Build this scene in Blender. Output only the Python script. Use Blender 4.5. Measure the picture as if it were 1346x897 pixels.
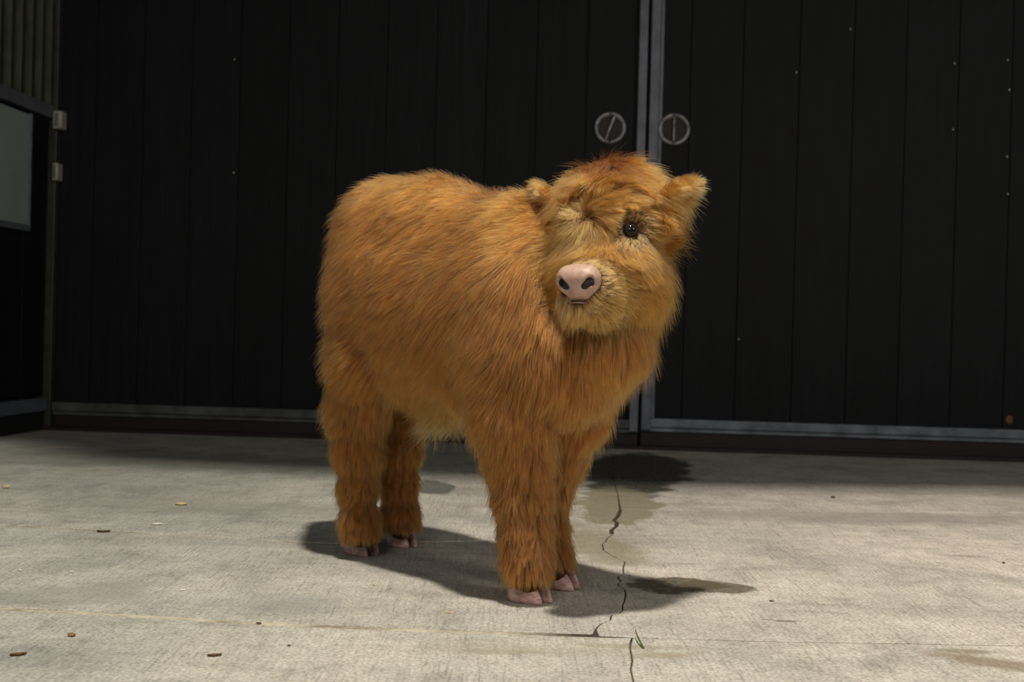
import bpy, bmesh, math, random
import numpy as np
from mathutils import Vector, Matrix, kdtree
from mathutils.geometry import tessellate_polygon

C = bpy.context.scene.collection
for o in list(bpy.data.objects):
    bpy.data.objects.remove(o)
rng = np.random.default_rng(7)
random.seed(7)

# ------------------------------------------------------------------ camera
F = 1600.0
CAMH = 0.42
ROLL = math.radians(1.5)
PITCH = math.radians(-0.3)
cam_data = bpy.data.cameras.new('camera')
cam_data.sensor_width = 36.0
cam_data.lens = 36.0 * F / 1346.0
cam = bpy.data.objects.new('camera', cam_data)
C.objects.link(cam)
fwd = Vector((0, math.cos(PITCH), math.sin(PITCH)))
right0 = Vector((1, 0, 0)); up0 = right0.cross(fwd)
rv = right0 * math.cos(ROLL) + up0 * math.sin(ROLL)
uv_ = up0 * math.cos(ROLL) - right0 * math.sin(ROLL)
M3 = Matrix((rv, uv_, -fwd)).transposed()
cam.matrix_world = Matrix.Translation((0, 0, CAMH)) @ M3.to_4x4()
cam_data.dof.use_dof = True
cam_data.dof.focus_distance = 1.93
cam_data.dof.aperture_fstop = 7.0
cam_data.clip_start = 0.02
bpy.context.scene.camera = cam

# ------------------------------------------------------------------ world, lights, exposure
sc = bpy.context.scene
world = bpy.data.worlds.new('night_sky'); sc.world = world
world.use_nodes = True
world.node_tree.nodes['Background'].inputs[0].default_value = (0.80, 0.90, 1.0, 1)
world.node_tree.nodes['Background'].inputs[1].default_value = 0.10
sc.view_settings.view_transform = 'Standard'
sc.view_settings.look = 'None'
sc.view_settings.exposure = 0.0
sc.view_settings.gamma = 1.0
sc.view_settings.use_curve_mapping = False

def area(name, loc, target, size, power, col, size_y=None):
    d = bpy.data.lights.new(name, 'AREA'); d.energy = power; d.color = col
    d.shape = 'RECTANGLE'; d.size = size; d.size_y = size_y or size
    o = bpy.data.objects.new(name, d); C.objects.link(o)
    o.location = loc
    o.rotation_euler = (Vector(target) - Vector(loc)).to_track_quat('-Z', 'Y').to_euler()
    return o
# bright yard lamp high over the calf, and two weaker fill lamps added out of view behind the camera
area('key_fill_lamp', (0.05, 0.96, 3.9), (0.0, 2.1, 0), 0.14, 166, (1.0, 0.93, 0.83))
area('key_fill_lamp', (-0.8, -2.2, 2.4), (0.0, 2.0, 0.3), 1.4, 38, (1.0, 0.94, 0.86))
area('key_fill_lamp', (2.8, -0.6, 2.4), (0.2, 2.2, 0.3), 1.0, 36, (1.0, 0.92, 0.84))

# ------------------------------------------------------------------ pixel helpers (real ground points / real depths)
def ray(x, y):
    return M3 @ Vector(((x - 673) / F, -(y - 448.5) / F, -1.0))
def px(x, y, d):
    return Vector((0, 0, CAMH)) + ray(x, y) * d
def gnd(x, y, z=0.0):
    r = ray(x, y); t = (z - CAMH) / r.z
    return Vector((0, 0, CAMH)) + r * t

# ------------------------------------------------------------------ generic helpers
def tag(o, label=None, cat=None, group=None, kind=None):
    if label: o['label'] = label
    if cat: o['category'] = cat
    if group: o['group'] = group
    if kind: o['kind'] = kind
    return o
def empty(name, loc=(0, 0, 0), rz=0.0, parent=None):
    o = bpy.data.objects.new(name, None); C.objects.link(o)
    o.location = loc; o.rotation_euler = (0, 0, rz)
    o.empty_display_size = 0.05
    if parent: o.parent = parent
    return o
def mesh_obj(name, me, mat=None, parent=None, smooth=False):
    o = bpy.data.objects.new(name, me); C.objects.link(o)
    if mat and not me.materials: me.materials.append(mat)
    if smooth: me.polygons.foreach_set('use_smooth', [True] * len(me.polygons))
    if parent: o.parent = parent
    return o
def from_np(name, V, Fc):
    me = bpy.data.meshes.new(name)
    me.from_pydata([tuple(map(float, v)) for v in V], [], [tuple(map(int, f)) for f in Fc])
    me.update()
    return me
def from_bm(name, bm):
    me = bpy.data.meshes.new(name); bm.to_mesh(me); bm.free(); return me
def box_bm(bm, x0, x1, y0, y1, z0, z1, bev=0.0):
    r = bmesh.ops.create_cube(bm, size=1.0)
    for v in r['verts']:
        v.co = Vector((x0 + (v.co.x + .5) * (x1 - x0), y0 + (v.co.y + .5) * (y1 - y0), z0 + (v.co.z + .5) * (z1 - z0)))
    if bev:
        es = list({e for v in r['verts'] for e in v.link_edges})
        bmesh.ops.bevel(bm, geom=es, offset=bev, segments=2, affect='EDGES', profile=0.5)
    return r
def box(name, dims, mat, parent=None, bev=0.0):
    bm = bmesh.new(); box_bm(bm, *dims, bev=bev)
    return mesh_obj(name, from_bm(name, bm), mat, parent)

# ------------------------------------------------------------------ materials
def new_mat(name):
    m = bpy.data.materials.new(name); m.use_nodes = True
    nt = m.node_tree; b = nt.nodes['Principled BSDF']
    return m, nt, b
def N(nt, t, **kw):
    n = nt.nodes.new(t)
    for k, v in kw.items(): setattr(n, k, v)
    return n
def noise(nt, vec, scale, detail=4, rough=0.55, dist=0.0):
    n = N(nt, 'ShaderNodeTexNoise'); n.inputs['Scale'].default_value = scale
    n.inputs['Detail'].default_value = detail; n.inputs['Roughness'].default_value = rough
    n.inputs['Distortion'].default_value = dist
    nt.links.new(vec, n.inputs['Vector']); return n.outputs['Fac']
def ramp(nt, fac, stops):
    r = N(nt, 'ShaderNodeValToRGB'); e = r.color_ramp.elements
    while len(e) < len(stops): e.new(0.5)
    for i, (p, c) in enumerate(stops):
        e[i].position = p; e[i].color = (c, c, c, 1) if isinstance(c, (int, float)) else (*c, 1)
    nt.links.new(fac, r.inputs[0]); return r.outputs[0]
def mathn(nt, op, a, b=None, clamp=False):
    n = N(nt, 'ShaderNodeMath', operation=op); n.use_clamp = clamp
    for i, v in enumerate((a, b)):
        if v is None: continue
        if isinstance(v, (int, float)): n.inputs[i].default_value = v
        else: nt.links.new(v, n.inputs[i])
    return n.outputs[0]
def mix(nt, fac, a, b, blend='MIX'):
    n = N(nt, 'ShaderNodeMix', data_type='RGBA', blend_type=blend)
    for s, v in ((n.inputs[0], fac), (n.inputs[6], a), (n.inputs[7], b)):
        if isinstance(v, tuple): s.default_value = (*v, 1)
        elif isinstance(v, (int, float)): s.default_value = v
        else: nt.links.new(v, s)
    return n.outputs[2]
def bump(nt, h, bsdf, strength=0.3, dist=0.002):
    b = N(nt, 'ShaderNodeBump'); b.inputs['Strength'].default_value = strength
    b.inputs['Distance'].default_value = dist
    nt.links.new(h, b.inputs['Height']); nt.links.new(b.outputs[0], bsdf.inputs['Normal'])
def coords(nt, scale=None, rotz=None):
    t = N(nt, 'ShaderNodeTexCoord').outputs['Object']
    if scale or rotz:
        m = N(nt, 'ShaderNodeMapping')
        if scale: m.inputs['Scale'].default_value = scale
        if rotz: m.inputs['Rotation'].default_value = (0, 0, rotz)
        nt.links.new(t, m.inputs[0]); return m.outputs[0]
    return t
def simple(name, col, rough=0.6, metal=0.0, var=0.25, scale=30, bumpy=0.15, spec=0.5):
    m, nt, b = new_mat(name)
    c = coords(nt); f = noise(nt, c, scale, 5)
    dark = tuple(x * (1 - var) for x in col); light = tuple(min(1, x * (1 + var)) for x in col)
    nt.links.new(ramp(nt, f, [(0.3, dark), (0.7, light)]), b.inputs['Base Color'])
    b.inputs['Roughness'].default_value = rough; b.inputs['Metallic'].default_value = metal
    b.inputs['Specular IOR Level'].default_value = spec
    bump(nt, f, b, bumpy, 0.002)
    return m

# ------------------------------------------------------------------ building frame (yawed a little against the camera)
YAW = -math.atan(0.075)
E1 = Vector((math.cos(YAW), math.sin(YAW), 0)); E2 = Vector((-E1.y, E1.x, 0))
DO = Vector((0.0, 4.66, 0))            # a point on the door line
def bl(p):                             # world -> building coordinates
    d = Vector(p) - DO; return d.dot(E1), d.dot(E2)
def door_hit(x, y, off=0.0):           # pixel -> (s, z) on the plane of the doors, off = metres in front
    r = ray(x, y); o = Vector((0, 0, CAMH))
    t = (DO - E2 * off - o).dot(E2) / r.dot(E2)
    p = o + r * t; return (p - DO).dot(E1), p.z

# ------------------------------------------------------------------ concrete
def concrete_material():
    m, nt, b = new_mat('broomed_concrete')
    c = coords(nt)
    big = noise(nt, c, 1.3, 5, 0.6, 0.4)
    mid = noise(nt, c, 6.0, 6, 0.62, 0.5)
    fine = noise(nt, c, 190, 3, 0.6)
    cb = coords(nt, (210, 9.0, 1), -YAW + 0.10)
    broom = noise(nt, cb, 1.0, 3, 0.6, 1.2)
    cb2 = coords(nt, (2.0, 26.0, 1), -YAW)
    streak = noise(nt, cb2, 1.0, 4, 0.6, 0.6)
    base = ramp(nt, big, [(0.30, (0.325, 0.328, 0.280)), (0.52, (0.395, 0.390, 0.332)), (0.72, (0.475, 0.450, 0.385))])
    base = mix(nt, 0.75, base, ramp(nt, mid, [(0.28, 0.58), (0.5, 0.95), (0.72, 1.18)]), 'MULTIPLY')
    base = mix(nt, 0.30, base, ramp(nt, streak, [(0.3, 0.78), (0.6, 1.08)]), 'MULTIPLY')
    m2 = noise(nt, c, 34, 6, 0.7, 0.3)
    base = mix(nt, 0.75, base, ramp(nt, m2, [(0.32, 0.76), (0.5, 1.0), (0.7, 1.14)]), 'MULTIPLY')
    base = mix(nt, 0.8, base, ramp(nt, broom, [(0.30, 0.66), (0.46, 1.0), (0.7, 1.10)]), 'MULTIPLY')
    base = mix(nt, 0.7, base, ramp(nt, fine, [(0.34, 0.50), (0.5, 1.0), (0.68, 1.35)]), 'MULTIPLY')
    # stronger, pinkish light to the right put into the colour, and pale scuffs
    sep = N(nt, 'ShaderNodeSeparateXYZ'); nt.links.new(c, sep.inputs[0])
    side = ramp(nt, mathn(nt, 'ADD', mathn(nt, 'MULTIPLY', sep.outputs[0], 0.4), 0.5), [(0.25, 0.0), (0.8, 1.0)])
    base = mix(nt, side, base, mix(nt, 1.0, base, (1.46, 1.35, 1.36), 'MULTIPLY'))
    scf = noise(nt, coords(nt, (1.0, 7.0, 1), 0.2), 9.0, 5, 0.7)
    base = mix(nt, ramp(nt, scf, [(0.64, 0.0), (0.72, 0.35)]), base, (0.55, 0.52, 0.44))
    rough = None
    # stains with shapes of their own: (x, y, rx, ry, rotation, colour, strength, raggedness)
    P = gnd
    st = [
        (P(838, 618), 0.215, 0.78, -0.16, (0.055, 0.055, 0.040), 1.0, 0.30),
        (P(812, 662), 0.125, 0.48, -0.10, (0.22, 0.195, 0.12), 0.85, 0.40),
        (P(775, 712), 0.10, 0.34, 0.15, (0.25, 0.215, 0.135), 0.75, 0.45),
        (P(890, 770), 0.13, 0.080, -0.15, (0.085, 0.070, 0.040), 0.95, 0.5),
        (P(945, 773), 0.078, 0.062, -0.16, (0.105, 0.088, 0.050), 0.92, 0.25),
        (P(568, 641), 0.075, 0.19, 0.1, (0.10, 0.10, 0.08), 0.90, 0.42),
        (P(1034, 817), 0.024, 0.010, 0.0, (0.17, 0.14, 0.10), 0.80, 0.35),
        (P(1010, 815), 0.016, 0.005, 0.0, (0.20, 0.17, 0.13), 0.70, 0.4),
        (P(1290, 868), 0.095, 0.042, -0.35, (0.22, 0.165, 0.105), 0.80, 0.60),
        (P(1262, 856), 0.050, 0.016, 0.0, (0.22, 0.185, 0.115), 0.75, 0.60),
        (P(875, 862), 0.045, 0.020, 0.0, (0.30, 0.23, 0.14), 0.55, 0.7),
        (P(655, 858), 0.085, 0.020, 0.1, (0.25, 0.23, 0.15), 0.45, 0.6),
        (P(90, 783), 0.19, 0.10, 0.25, (0.24, 0.24, 0.20), 0.55, 0.45),
        (P(365, 795), 0.12, 0.09, 0.0, (0.25, 0.25, 0.22), 0.50, 0.45),
        (P(830, 850), 0.10, 0.015, -0.05, (0.29, 0.25, 0.15), 0.55, 0.7),
        (P(900, 741), 0.05, 0.010, 0.0, (0.22, 0.21, 0.17), 0.50, 0.6),
        (P(1265, 731), 0.06, 0.016, -0.1, (0.22, 0.20, 0.17), 0.50, 0.6),
        (P(1130, 680), 0.60, 0.14, 0.05, (0.30, 0.27, 0.22), 0.55, 0.4),
        (P(300, 665), 0.60, 0.16, -0.10, (0.26, 0.25, 0.21), 0.45, 0.5),
        (P(210, 605), 0.9, 0.35, -0.06, (0.16, 0.165, 0.13), 0.55, 0.45),
        (P(700, 855), 0.26, 0.03, 0.0, (0.30, 0.27, 0.18), 0.35, 0.6),
    ]
    warp = N(nt, 'ShaderNodeTexNoise'); warp.inputs['Scale'].default_value = 7; warp.inputs['Detail'].default_value = 6
    warp.inputs['Roughness'].default_value = 0.65
    nt.links.new(c, warp.inputs['Vector'])
    wv = N(nt, 'ShaderNodeVectorMath', operation='SUBTRACT'); nt.links.new(warp.outputs['Color'], wv.inputs[0]); wv.inputs[1].default_value = (.5, .5, .5)
    grain = ramp(nt, noise(nt, c, 90, 3, 0.7), [(0.3, 0.70), (0.55, 1.0)])
    for p, rx, ry, rot, col, s, rag in st:
        mp = N(nt, 'ShaderNodeMapping', vector_type='TEXTURE')
        mp.inputs['Location'].default_value = (p.x, p.y, 0); mp.inputs['Rotation'].default_value = (0, 0, rot)
        mp.inputs['Scale'].default_value = (rx, ry, 1000)
        nt.links.new(c, mp.inputs[0])
        sc_ = N(nt, 'ShaderNodeVectorMath', operation='SCALE'); nt.links.new(wv.outputs[0], sc_.inputs[0]); sc_.inputs['Scale'].default_value = rag * 3.4
        ad = N(nt, 'ShaderNodeVectorMath', operation='ADD'); nt.links.new(mp.outputs[0], ad.inputs[0]); nt.links.new(sc_.outputs[0], ad.inputs[1])
        mu = N(nt, 'ShaderNodeVectorMath', operation='MULTIPLY'); nt.links.new(ad.outputs[0], mu.inputs[0]); mu.inputs[1].default_value = (1, 1, 0)
        ln = N(nt, 'ShaderNodeVectorMath', operation='LENGTH'); nt.links.new(mu.outputs[0], ln.inputs[0])
        soft = 0.10 if s > 0.8 else 0.35
        f = ramp(nt, ln.outputs['Value'], [(max(0, (1 - soft) * .8), s), (min(1, 0.8 + soft * .6), 0.0)])
        f = mathn(nt, 'MULTIPLY', f, grain)
        base = mix(nt, f, base, col)
    nt.links.new(base, b.inputs['Base Color'])
    b.inputs['Roughness'].default_value = 0.88
    b.inputs['Specular IOR Level'].default_value = 0.25
    h = mathn(nt, 'ADD', mathn(nt, 'MULTIPLY', broom, 0.8), mathn(nt, 'MULTIPLY', fine, 0.5))
    bump(nt, h, b, 0.5, 0.0015)
    return m
M_conc = concrete_material()

def joint_material():
    m, nt, b = new_mat('joint_sand')
    c = coords(nt); f = noise(nt, c, 60, 5, .7)
    sep = N(nt, 'ShaderNodeSeparateXYZ'); nt.links.new(c, sep.inputs[0])
    cream = mix(nt, ramp(nt, noise(nt, c, 11, 4, .7), [(0.42, 0.0), (0.6, 1.0)]), (0.24, 0.20, 0.13), ramp(nt, f, [(0.3, (0.38, 0.34, 0.24)), (0.7, (0.62, 0.57, 0.43))]))
    dark = ramp(nt, f, [(0.3, (0.012, 0.009, 0.007)), (0.7, (0.085, 0.06, 0.035))])
    fac = ramp(nt, mathn(nt, 'ADD', mathn(nt, 'MULTIPLY', sep.outputs[0], 1.0), 0.5), [(0.53, 0.0), (0.60, 1.0)])
    nt.links.new(mix(nt, fac, cream, dark), b.inputs['Base Color']); b.inputs['Roughness'].default_value = 0.95
    bump(nt, f, b, 0.6, 0.003)
    return m
M_joint = joint_material()

floor = empty('floor'); tag(floor, kind='structure')
def wob(a, b, n, amp, seed):
    r = random.Random(seed); out = []
    for i in range(n + 1):
        t = i / n; p = a.lerp(b, t)
        if 0 < i < n: p = p + E2 * r.uniform(-amp, amp)
        out.append(p)
    return out
dirA = (gnd(1346, 848) - gnd(0, 800)).normalized()
A_L = [gnd(0, 800) - dirA * 3.2, gnd(0, 800), gnd(120, 806), gnd(350, 820), gnd(560, 829), gnd(700, 833), gnd(787, 836)]
A_M = [gnd(831, 838)]
A_R = [gnd(900, 840), gnd(1050, 844), gnd(1200, 846), gnd(1346, 849), gnd(1346, 849) + dirA * 3.2]
crack = [gnd(*p) for p in [(787, 836), (783, 827), (792, 819), (803, 811), (814, 806), (818, 796), (821, 788), (822, 779),
                           (814, 771), (816, 764), (813, 757), (819, 750), (821, 741), (813, 735), (800, 728), (793, 720),
                           (796, 712), (806, 702), (812, 692), (809, 684), (816, 670)]]
dl = (gnd(250, 702) - gnd(0, 690)).normalized()
def jag(pl, amp, seed):
    r = random.Random(seed); out = [pl[0]]
    for a, b in zip(pl[:-1], pl[1:]):
        d = (b - a); nn = Vector((-d.y, d.x, 0)).normalized(); m = a.lerp(b, r.uniform(.35, .65)) + nn * r.uniform(-1, 1) * min(amp, d.length * .25)
        out += [m, b]
    return out
crack = jag(crack, 0.006, 3)
B_L = [gnd(0, 690) - dl * 2.6, gnd(0, 690), gnd(120, 697), gnd(250, 704), gnd(430, 715), gnd(617, 712), gnd(806, 702)]
B_R = [gnd(816, 670), gnd(980, 672), gnd(1150, 673), gnd(1346, 674), gnd(1346, 674) + E1 * 3]
joint_front_ = [gnd(831, 838), gnd(828, 850), gnd(831, 868), gnd(829, 880), gnd(833, 897), gnd(835, 910), gnd(833, 897) - E2 * 1.6]
joint_front = joint_front_
YB = 5.35                               # the slabs run on under the doors
backL = [DO - E1 * 4.2 + E2 * .35, DO + E1 * 0.42 + E2 * .35]
backR = [backL[1], DO + E1 * 5.8 + E2 * .35]
mid_joint = [gnd(816, 670), gnd(812, 650), gnd(806, 630), gnd(804, 612), backL[1]]
def slab(pts, gaps, z=0.0):
    """pts counter-clockwise or clockwise ground outline; gaps[i] = half joint width of edge i -> i+1"""
    n = len(pts)
    if sum(pts[i].x * pts[(i + 1) % n].y - pts[(i + 1) % n].x * pts[i].y for i in range(n)) < 0:
        pts = pts[::-1]; gaps = [gaps[(n - 2 - i) % n] for i in range(n)]
    def inset(extra):
        out = []
        for i in range(n):
            p0, p1, p2 = pts[i - 1], pts[i], pts[(i + 1) % n]
            d1 = (p1 - p0).xy.normalized(); d2 = (p2 - p1).xy.normalized()
            n1 = Vector((-d1.y, d1.x)); n2 = Vector((-d2.y, d2.x)); g1, g2 = gaps[i - 1] + extra, gaps[i] + extra
            cr = d1.x * d2.y - d1.y * d2.x
            if abs(cr) < 0.15: o = (n1 * g1 + n2 * g2) / 2
            else:
                # meet of the two offset edges
                a_ = p1.xy + n1 * g1; b_ = p1.xy + n2 * g2; t = ((b_ - a_).x * d2.y - (b_ - a_).y * d2.x) / cr
                o = a_ + d1 * t - p1.xy; m = 3 * max(g1, g2)
                if o.length > m: o = o.normalized() * m
            out.append(p1.xy + o)
        return out
    bm = bmesh.new()
    r0 = [bm.verts.new((p.x, p.y, z - 0.06)) for p in inset(0)]
    r1 = [bm.verts.new((p.x, p.y, z - 0.0012)) for p in inset(0)]
    r2 = [bm.verts.new((p.x, p.y, z)) for p in inset(0.0012)]
    for ra, rb in ((r0, r1), (r1, r2)):
        for i in range(n): bm.faces.new((ra[i], ra[(i + 1) % n], rb[(i + 1) % n], rb[i]))
    for tri in tessellate_polygon([[v.co.copy() for v in r2]]):
        try: bm.faces.new([r2[i] for i in tri])
        except ValueError: pass
    bmesh.ops.recalc_face_normals(bm, faces=bm.faces[:])
    if sum(f.normal.z * f.calc_area() for f in bm.faces) < 0: bmesh.ops.reverse_faces(bm, faces=bm.faces[:])
    return mesh_obj('slab', from_bm('slab', bm), M_conc, floor)
def run(*segs):
    """segments of (points, gap for the edges inside and after it)"""
    pts, gaps = [], []
    for p, g in segs:
        pts += list(p); gaps += [g] * len(p)
    return pts, gaps
CK = 0.0012
nearL = A_L[0] - E2 * 1.5
slab(*run(([nearL], 0), (A_L, 0.010), (A_M + joint_front, 0.0010)))
slab(*run((list(reversed(joint_front))[:-1], 0.0010), (A_M + A_R, 0.0022), ([A_R[-1] - E2 * 1.6], 0)), z=-0.0004)
slab(*run((A_L, 0.010), (crack[1:35], CK), (list(reversed(B_L))[1:-1], 0.008), ([B_L[0]], 0)))
slab(*run(([crack[0]] + A_M + A_R[:-1], 0.0022), ([A_R[-1]], 0), (list(reversed(B_R)), 0.0035), (list(reversed(crack[1:-1])), CK)))
slab(*run((B_L + crack[35:40], 0.008), (mid_joint, 0.001), ([backL[0]], 0)), z=-0.0003)
slab(*run((B_R, 0.0035), ([backR[1], backR[0]], 0), (list(reversed(mid_joint[1:-1])), 0.001)), z=-0.0002)
bm = bmesh.new()
vs = [bm.verts.new(p) for p in [(-5.5, -0.8, -0.0015), (6.5, -0.8, -0.0015), (6.5, 5.6, -0.0015), (-5.5, 5.6, -0.0015)]]
bm.faces.new(vs)
mesh_obj('joint_fill', from_bm('joint_fill', bm), M_joint, floor)

# ------------------------------------------------------------------ barn materials
def plank_material():
    m, nt, b = new_mat('black_stained_timber')
    c = coords(nt, (60, 60, 2.2)); f = noise(nt, c, 1.0, 6, .65, .6)
    g = noise(nt, coords(nt), 3, 5, .7)
    oi = N(nt, 'ShaderNodeObjectInfo').outputs['Random']
    base = ramp(nt, f, [(0.3, (0.0045, 0.0052, 0.0064)), (0.6, (0.0075, 0.0086, 0.0106)), (0.85, (0.015, 0.017, 0.021))])
    base = mix(nt, 0.6, base, ramp(nt, g, [(0.3, 0.7), (0.7, 1.25)]), 'MULTIPLY')
    base = mix(nt, 0.8, base, ramp(nt, oi, [(0.0, 0.75), (1.0, 1.2)]), 'MULTIPLY')
    nt.links.new(base, b.inputs['Base Color']); b.inputs['Roughness'].default_value = 0.62
    b.inputs['Specular IOR Level'].default_value = 0.22
    bump(nt, f, b, 0.5, 0.003)
    return m
M_plank = plank_material()
M_black = simple('black_board', (0.008, 0.008, 0.009), 0.6, var=.3)
M_zinc = simple('galvanised_steel', (0.145, 0.158, 0.185), 0.55, 0.35, .25, 18)
M_rail = simple('worn_grey_rail', (0.18, 0.20, 0.23), 0.6, 0.3, .45, 14)
M_rail_dim = simple('dim_lit_rail', (0.085, 0.095, 0.09), 0.65, 0.2, .45, 14)  # left rail's dimmer light put into a darker copy of the rail colour
M_sill = simple('dark_red_paint', (0.016, 0.005, 0.004), 0.6, var=.4, scale=20)
M_rust = simple('rusty_iron', (0.22, 0.085, 0.03), 0.8, 0.1, .4, 60)
M_ring = simple('dull_pull_metal', (0.27, 0.27, 0.28), 0.5, 0.4, .7, 34)
M_cup = simple('dark_pull_cup', (0.014, 0.009, 0.008), 0.55, 0.2, .5, 40)
M_corr = simple('corrugated_steel', (0.10, 0.11, 0.075), 0.55, 0.3, .3, 8)
M_white = simple('pale_grey_panel', (0.30, 0.35, 0.34), 0.55, 0.0, .08, 5)
M_clip = simple('pale_bracket_metal', (0.42, 0.40, 0.34), 0.5, 0.2, .2, 30)
M_wall = simple('dark_render', (0.03, 0.03, 0.032), 0.8)

# ------------------------------------------------------------------ the two big doors
S_CORNER = door_hit(66, 400)[0]
S_GAP = door_hit(847, 300)[0]
S_RIGHT = 5.2
TOP = 2.62
def in_building(o):
    o.location = DO; o.rotation_euler = (0, 0, YAW)
def make_door(name, s0, s1, seams, pull_px, pull_rot, mirror, zrail):
    d = empty(name); in_building(d); tag(d, kind='structure')
    # seams -> planks with rounded tongue edges
    edges = [s0] + sorted(seams) + [s1]
    for a, b_ in zip(edges[:-1], edges[1:]):
        if b_ - a < 0.01: continue
        bm = bmesh.new(); g = 0.0008
        box_bm(bm, a + g, b_ - g, -0.010 + random.uniform(-.0005, .0005), 0.03, zrail - 0.01, TOP, 0.0018)
        mesh_obj('plank', from_bm('plank', bm), M_plank, d)
    # backing behind the gaps
    box('backing_board', (s0, s1, 0.022, 0.05, 0.05, TOP), M_black, d)
    fr = []
    # bottom rail: angle section with a lip
    bm = bmesh.new()
    box_bm(bm, s0, s1, -0.034, 0.03, zrail - 0.034, zrail, 0.004)
    box_bm(bm, s0, s1, -0.022, 0.03, zrail - 0.050, zrail - 0.034, 0.002)
    mesh_obj('bottom_rail', from_bm('bottom_rail', bm), M_rail if mirror else M_rail_dim, d)
    box('kick_board', (s0, s1, -0.012, 0.03, 0.012, zrail - 0.052), M_sill, d, 0.002)
    # meeting stile
    a, b_ = (s1 - 0.034, s1) if not mirror else (s0, s0 + 0.036)
    bm = bmesh.new()
    box_bm(bm, a, b_, -0.040, 0.03, zrail - 0.045, TOP, 0.004)
    if mirror: box_bm(bm, a + 0.036, a + 0.050, -0.022, -0.008, zrail, TOP, 0.002)
    mesh_obj('meeting_stile', from_bm('meeting_stile', bm), M_zinc, d)
    # flush ring pull
    s, z = door_hit(*pull_px, 0.02)
    prof = [(0.043, -0.012), (0.046, -0.024), (0.052, -0.030), (0.058, -0.028), (0.061, -0.020), (0.061, -0.008)]
    bm = bmesh.new(); n = 40; rings = []
    for r_, y_ in prof:
        rings.append([bm.verts.new((s + r_ * math.cos(2 * math.pi * i / n), y_, z + r_ * math.sin(2 * math.pi * i / n))) for i in range(n)])
    for r1, r2 in zip(rings[:-1], rings[1:]):
        for i in range(n): bm.faces.new((r1[i], r1[(i + 1) % n], r2[(i + 1) % n], r2[i]))
    pull = mesh_obj('ring_pull', from_bm('ring_pull', bm), M_ring, d, True)
    bm = bmesh.new(); rings = []
    for r_, y_ in [(0.045, -0.013), (0.042, -0.0105), (0.02, -0.0103)]:
        rings.append([bm.verts.new((s + r_ * math.cos(2 * math.pi * i / n), y_ - 0.002, z + r_ * math.sin(2 * math.pi * i / n))) for i in range(n)])
    for r1, r2 in zip(rings[:-1], rings[1:]):
        for i in range(n): bm.faces.new((r1[i], r1[(i + 1) % n], r2[(i + 1) % n], r2[i]))
    bm.faces.new(rings[-1])
    mesh_obj('pull_cup', from_bm('pull_cup', bm), M_cup, pull)
    bm = bmesh.new(); box_bm(bm, -0.004, 0.004, -0.026, -0.016, -0.046, 0.046, 0.002)
    bmesh.ops.rotate(bm, verts=bm.verts, cent=(0, 0, 0), matrix=Matrix.Rotation(pull_rot, 3, 'Y'))
    bmesh.ops.translate(bm, verts=bm.verts, vec=(s, 0, z))
    mesh_obj('pull_bar', from_bm('pull_bar', bm), M_ring, pull)
    for off in (-0.052, 0.052):
        bm = bmesh.new()
        bmesh.ops.create_uvsphere(bm, u_segments=10, v_segments=6, radius=0.004)
        bmesh.ops.translate(bm, verts=bm.verts, vec=(s, -0.029, z + off))
        mesh_obj('screw_head', from_bm('screw_head', bm), M_cup, pull)
    return d
def seams_px(xs): return [door_hit(x, 120)[0] for x in xs]
sp = 0.192
left_seams = [S_GAP - 0.04 - sp * i for i in range(1, 13) if S_GAP - 0.04 - sp * i > S_CORNER + .05]
right_seams = seams_px([907, 976, 1050, 1121, 1190, 1259, 1329])
right_seams += [right_seams[-1] + sp * i for i in range(1, 18) if right_seams[-1] + sp * i < S_RIGHT - .05]
zl = door_hit(300, 536, 0.035)[1]; zr = door_hit(1100, 558, 0.035)[1]
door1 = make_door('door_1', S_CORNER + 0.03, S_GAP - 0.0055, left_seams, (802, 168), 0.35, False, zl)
door2 = make_door('door_2', S_GAP + 0.0055, S_RIGHT, right_seams, (886, 170), 0.0, True, zr)
# rust and paint spots on the right door where nails show
nl = [(1118, 38), (1047, 95), (1255, 83), (1253, 170), (1325, 79), (1327, 118), (1324, 206), (1325, 255), (971, 446), (308, 78), (307, 227)]
for i, (x, y) in enumerate(nl):
    s, z = door_hit(x, y, 0.012)
    bm = bmesh.new(); bmesh.ops.create_uvsphere(bm, u_segments=10, v_segments=6, radius=0.0032)
    bmesh.ops.scale(bm, verts=bm.verts, vec=(1, .5, 1.3)); bmesh.ops.translate(bm, verts=bm.verts, vec=(s, -0.011, z))
    mesh_obj('nail_head', from_bm('nail_head', bm), M_clip, door1 if x < 840 else door2)
s, z = door_hit(1327, 552, 0.012)
bm = bmesh.new(); bmesh.ops.create_icosphere(bm, subdivisions=2, radius=0.014)
bmesh.ops.scale(bm, verts=bm.verts, vec=(1, .35, 1.2)); bmesh.ops.translate(bm, verts=bm.verts, vec=(s, -0.010, z))
mesh_obj('rusty_bolt', from_bm('rusty_bolt', bm), M_rust, door2)
# threshold under the doors
o = box('trim_1', (S_CORNER, S_RIGHT, -0.05, 0.10, -0.02, 0.014), M_sill, None, 0.003); in_building(o); tag(o, kind='structure')
# header wall over the doors
o = box('wall_back', (S_CORNER - .3, S_RIGHT, 0.056, 0.12, 0.016, 3.0), M_wall); in_building(o); tag(o, kind='structure')

# ------------------------------------------------------------------ left wall
wall_left = empty('wall_left'); in_building(wall_left); tag(wall_left, kind='structure')
def side_hit(x, y, s=None):
    s = S_CORNER if s is None else s
    r = ray(x, y); o = Vector((0, 0, CAMH))
    t = (DO + E1 * s - o).dot(E1) / r.dot(E1); p = o + r * t
    return (p - DO).dot(E2), p.z
t0, zrail_side = side_hit(40, 139)
T_NEAR = -2.6
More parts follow.
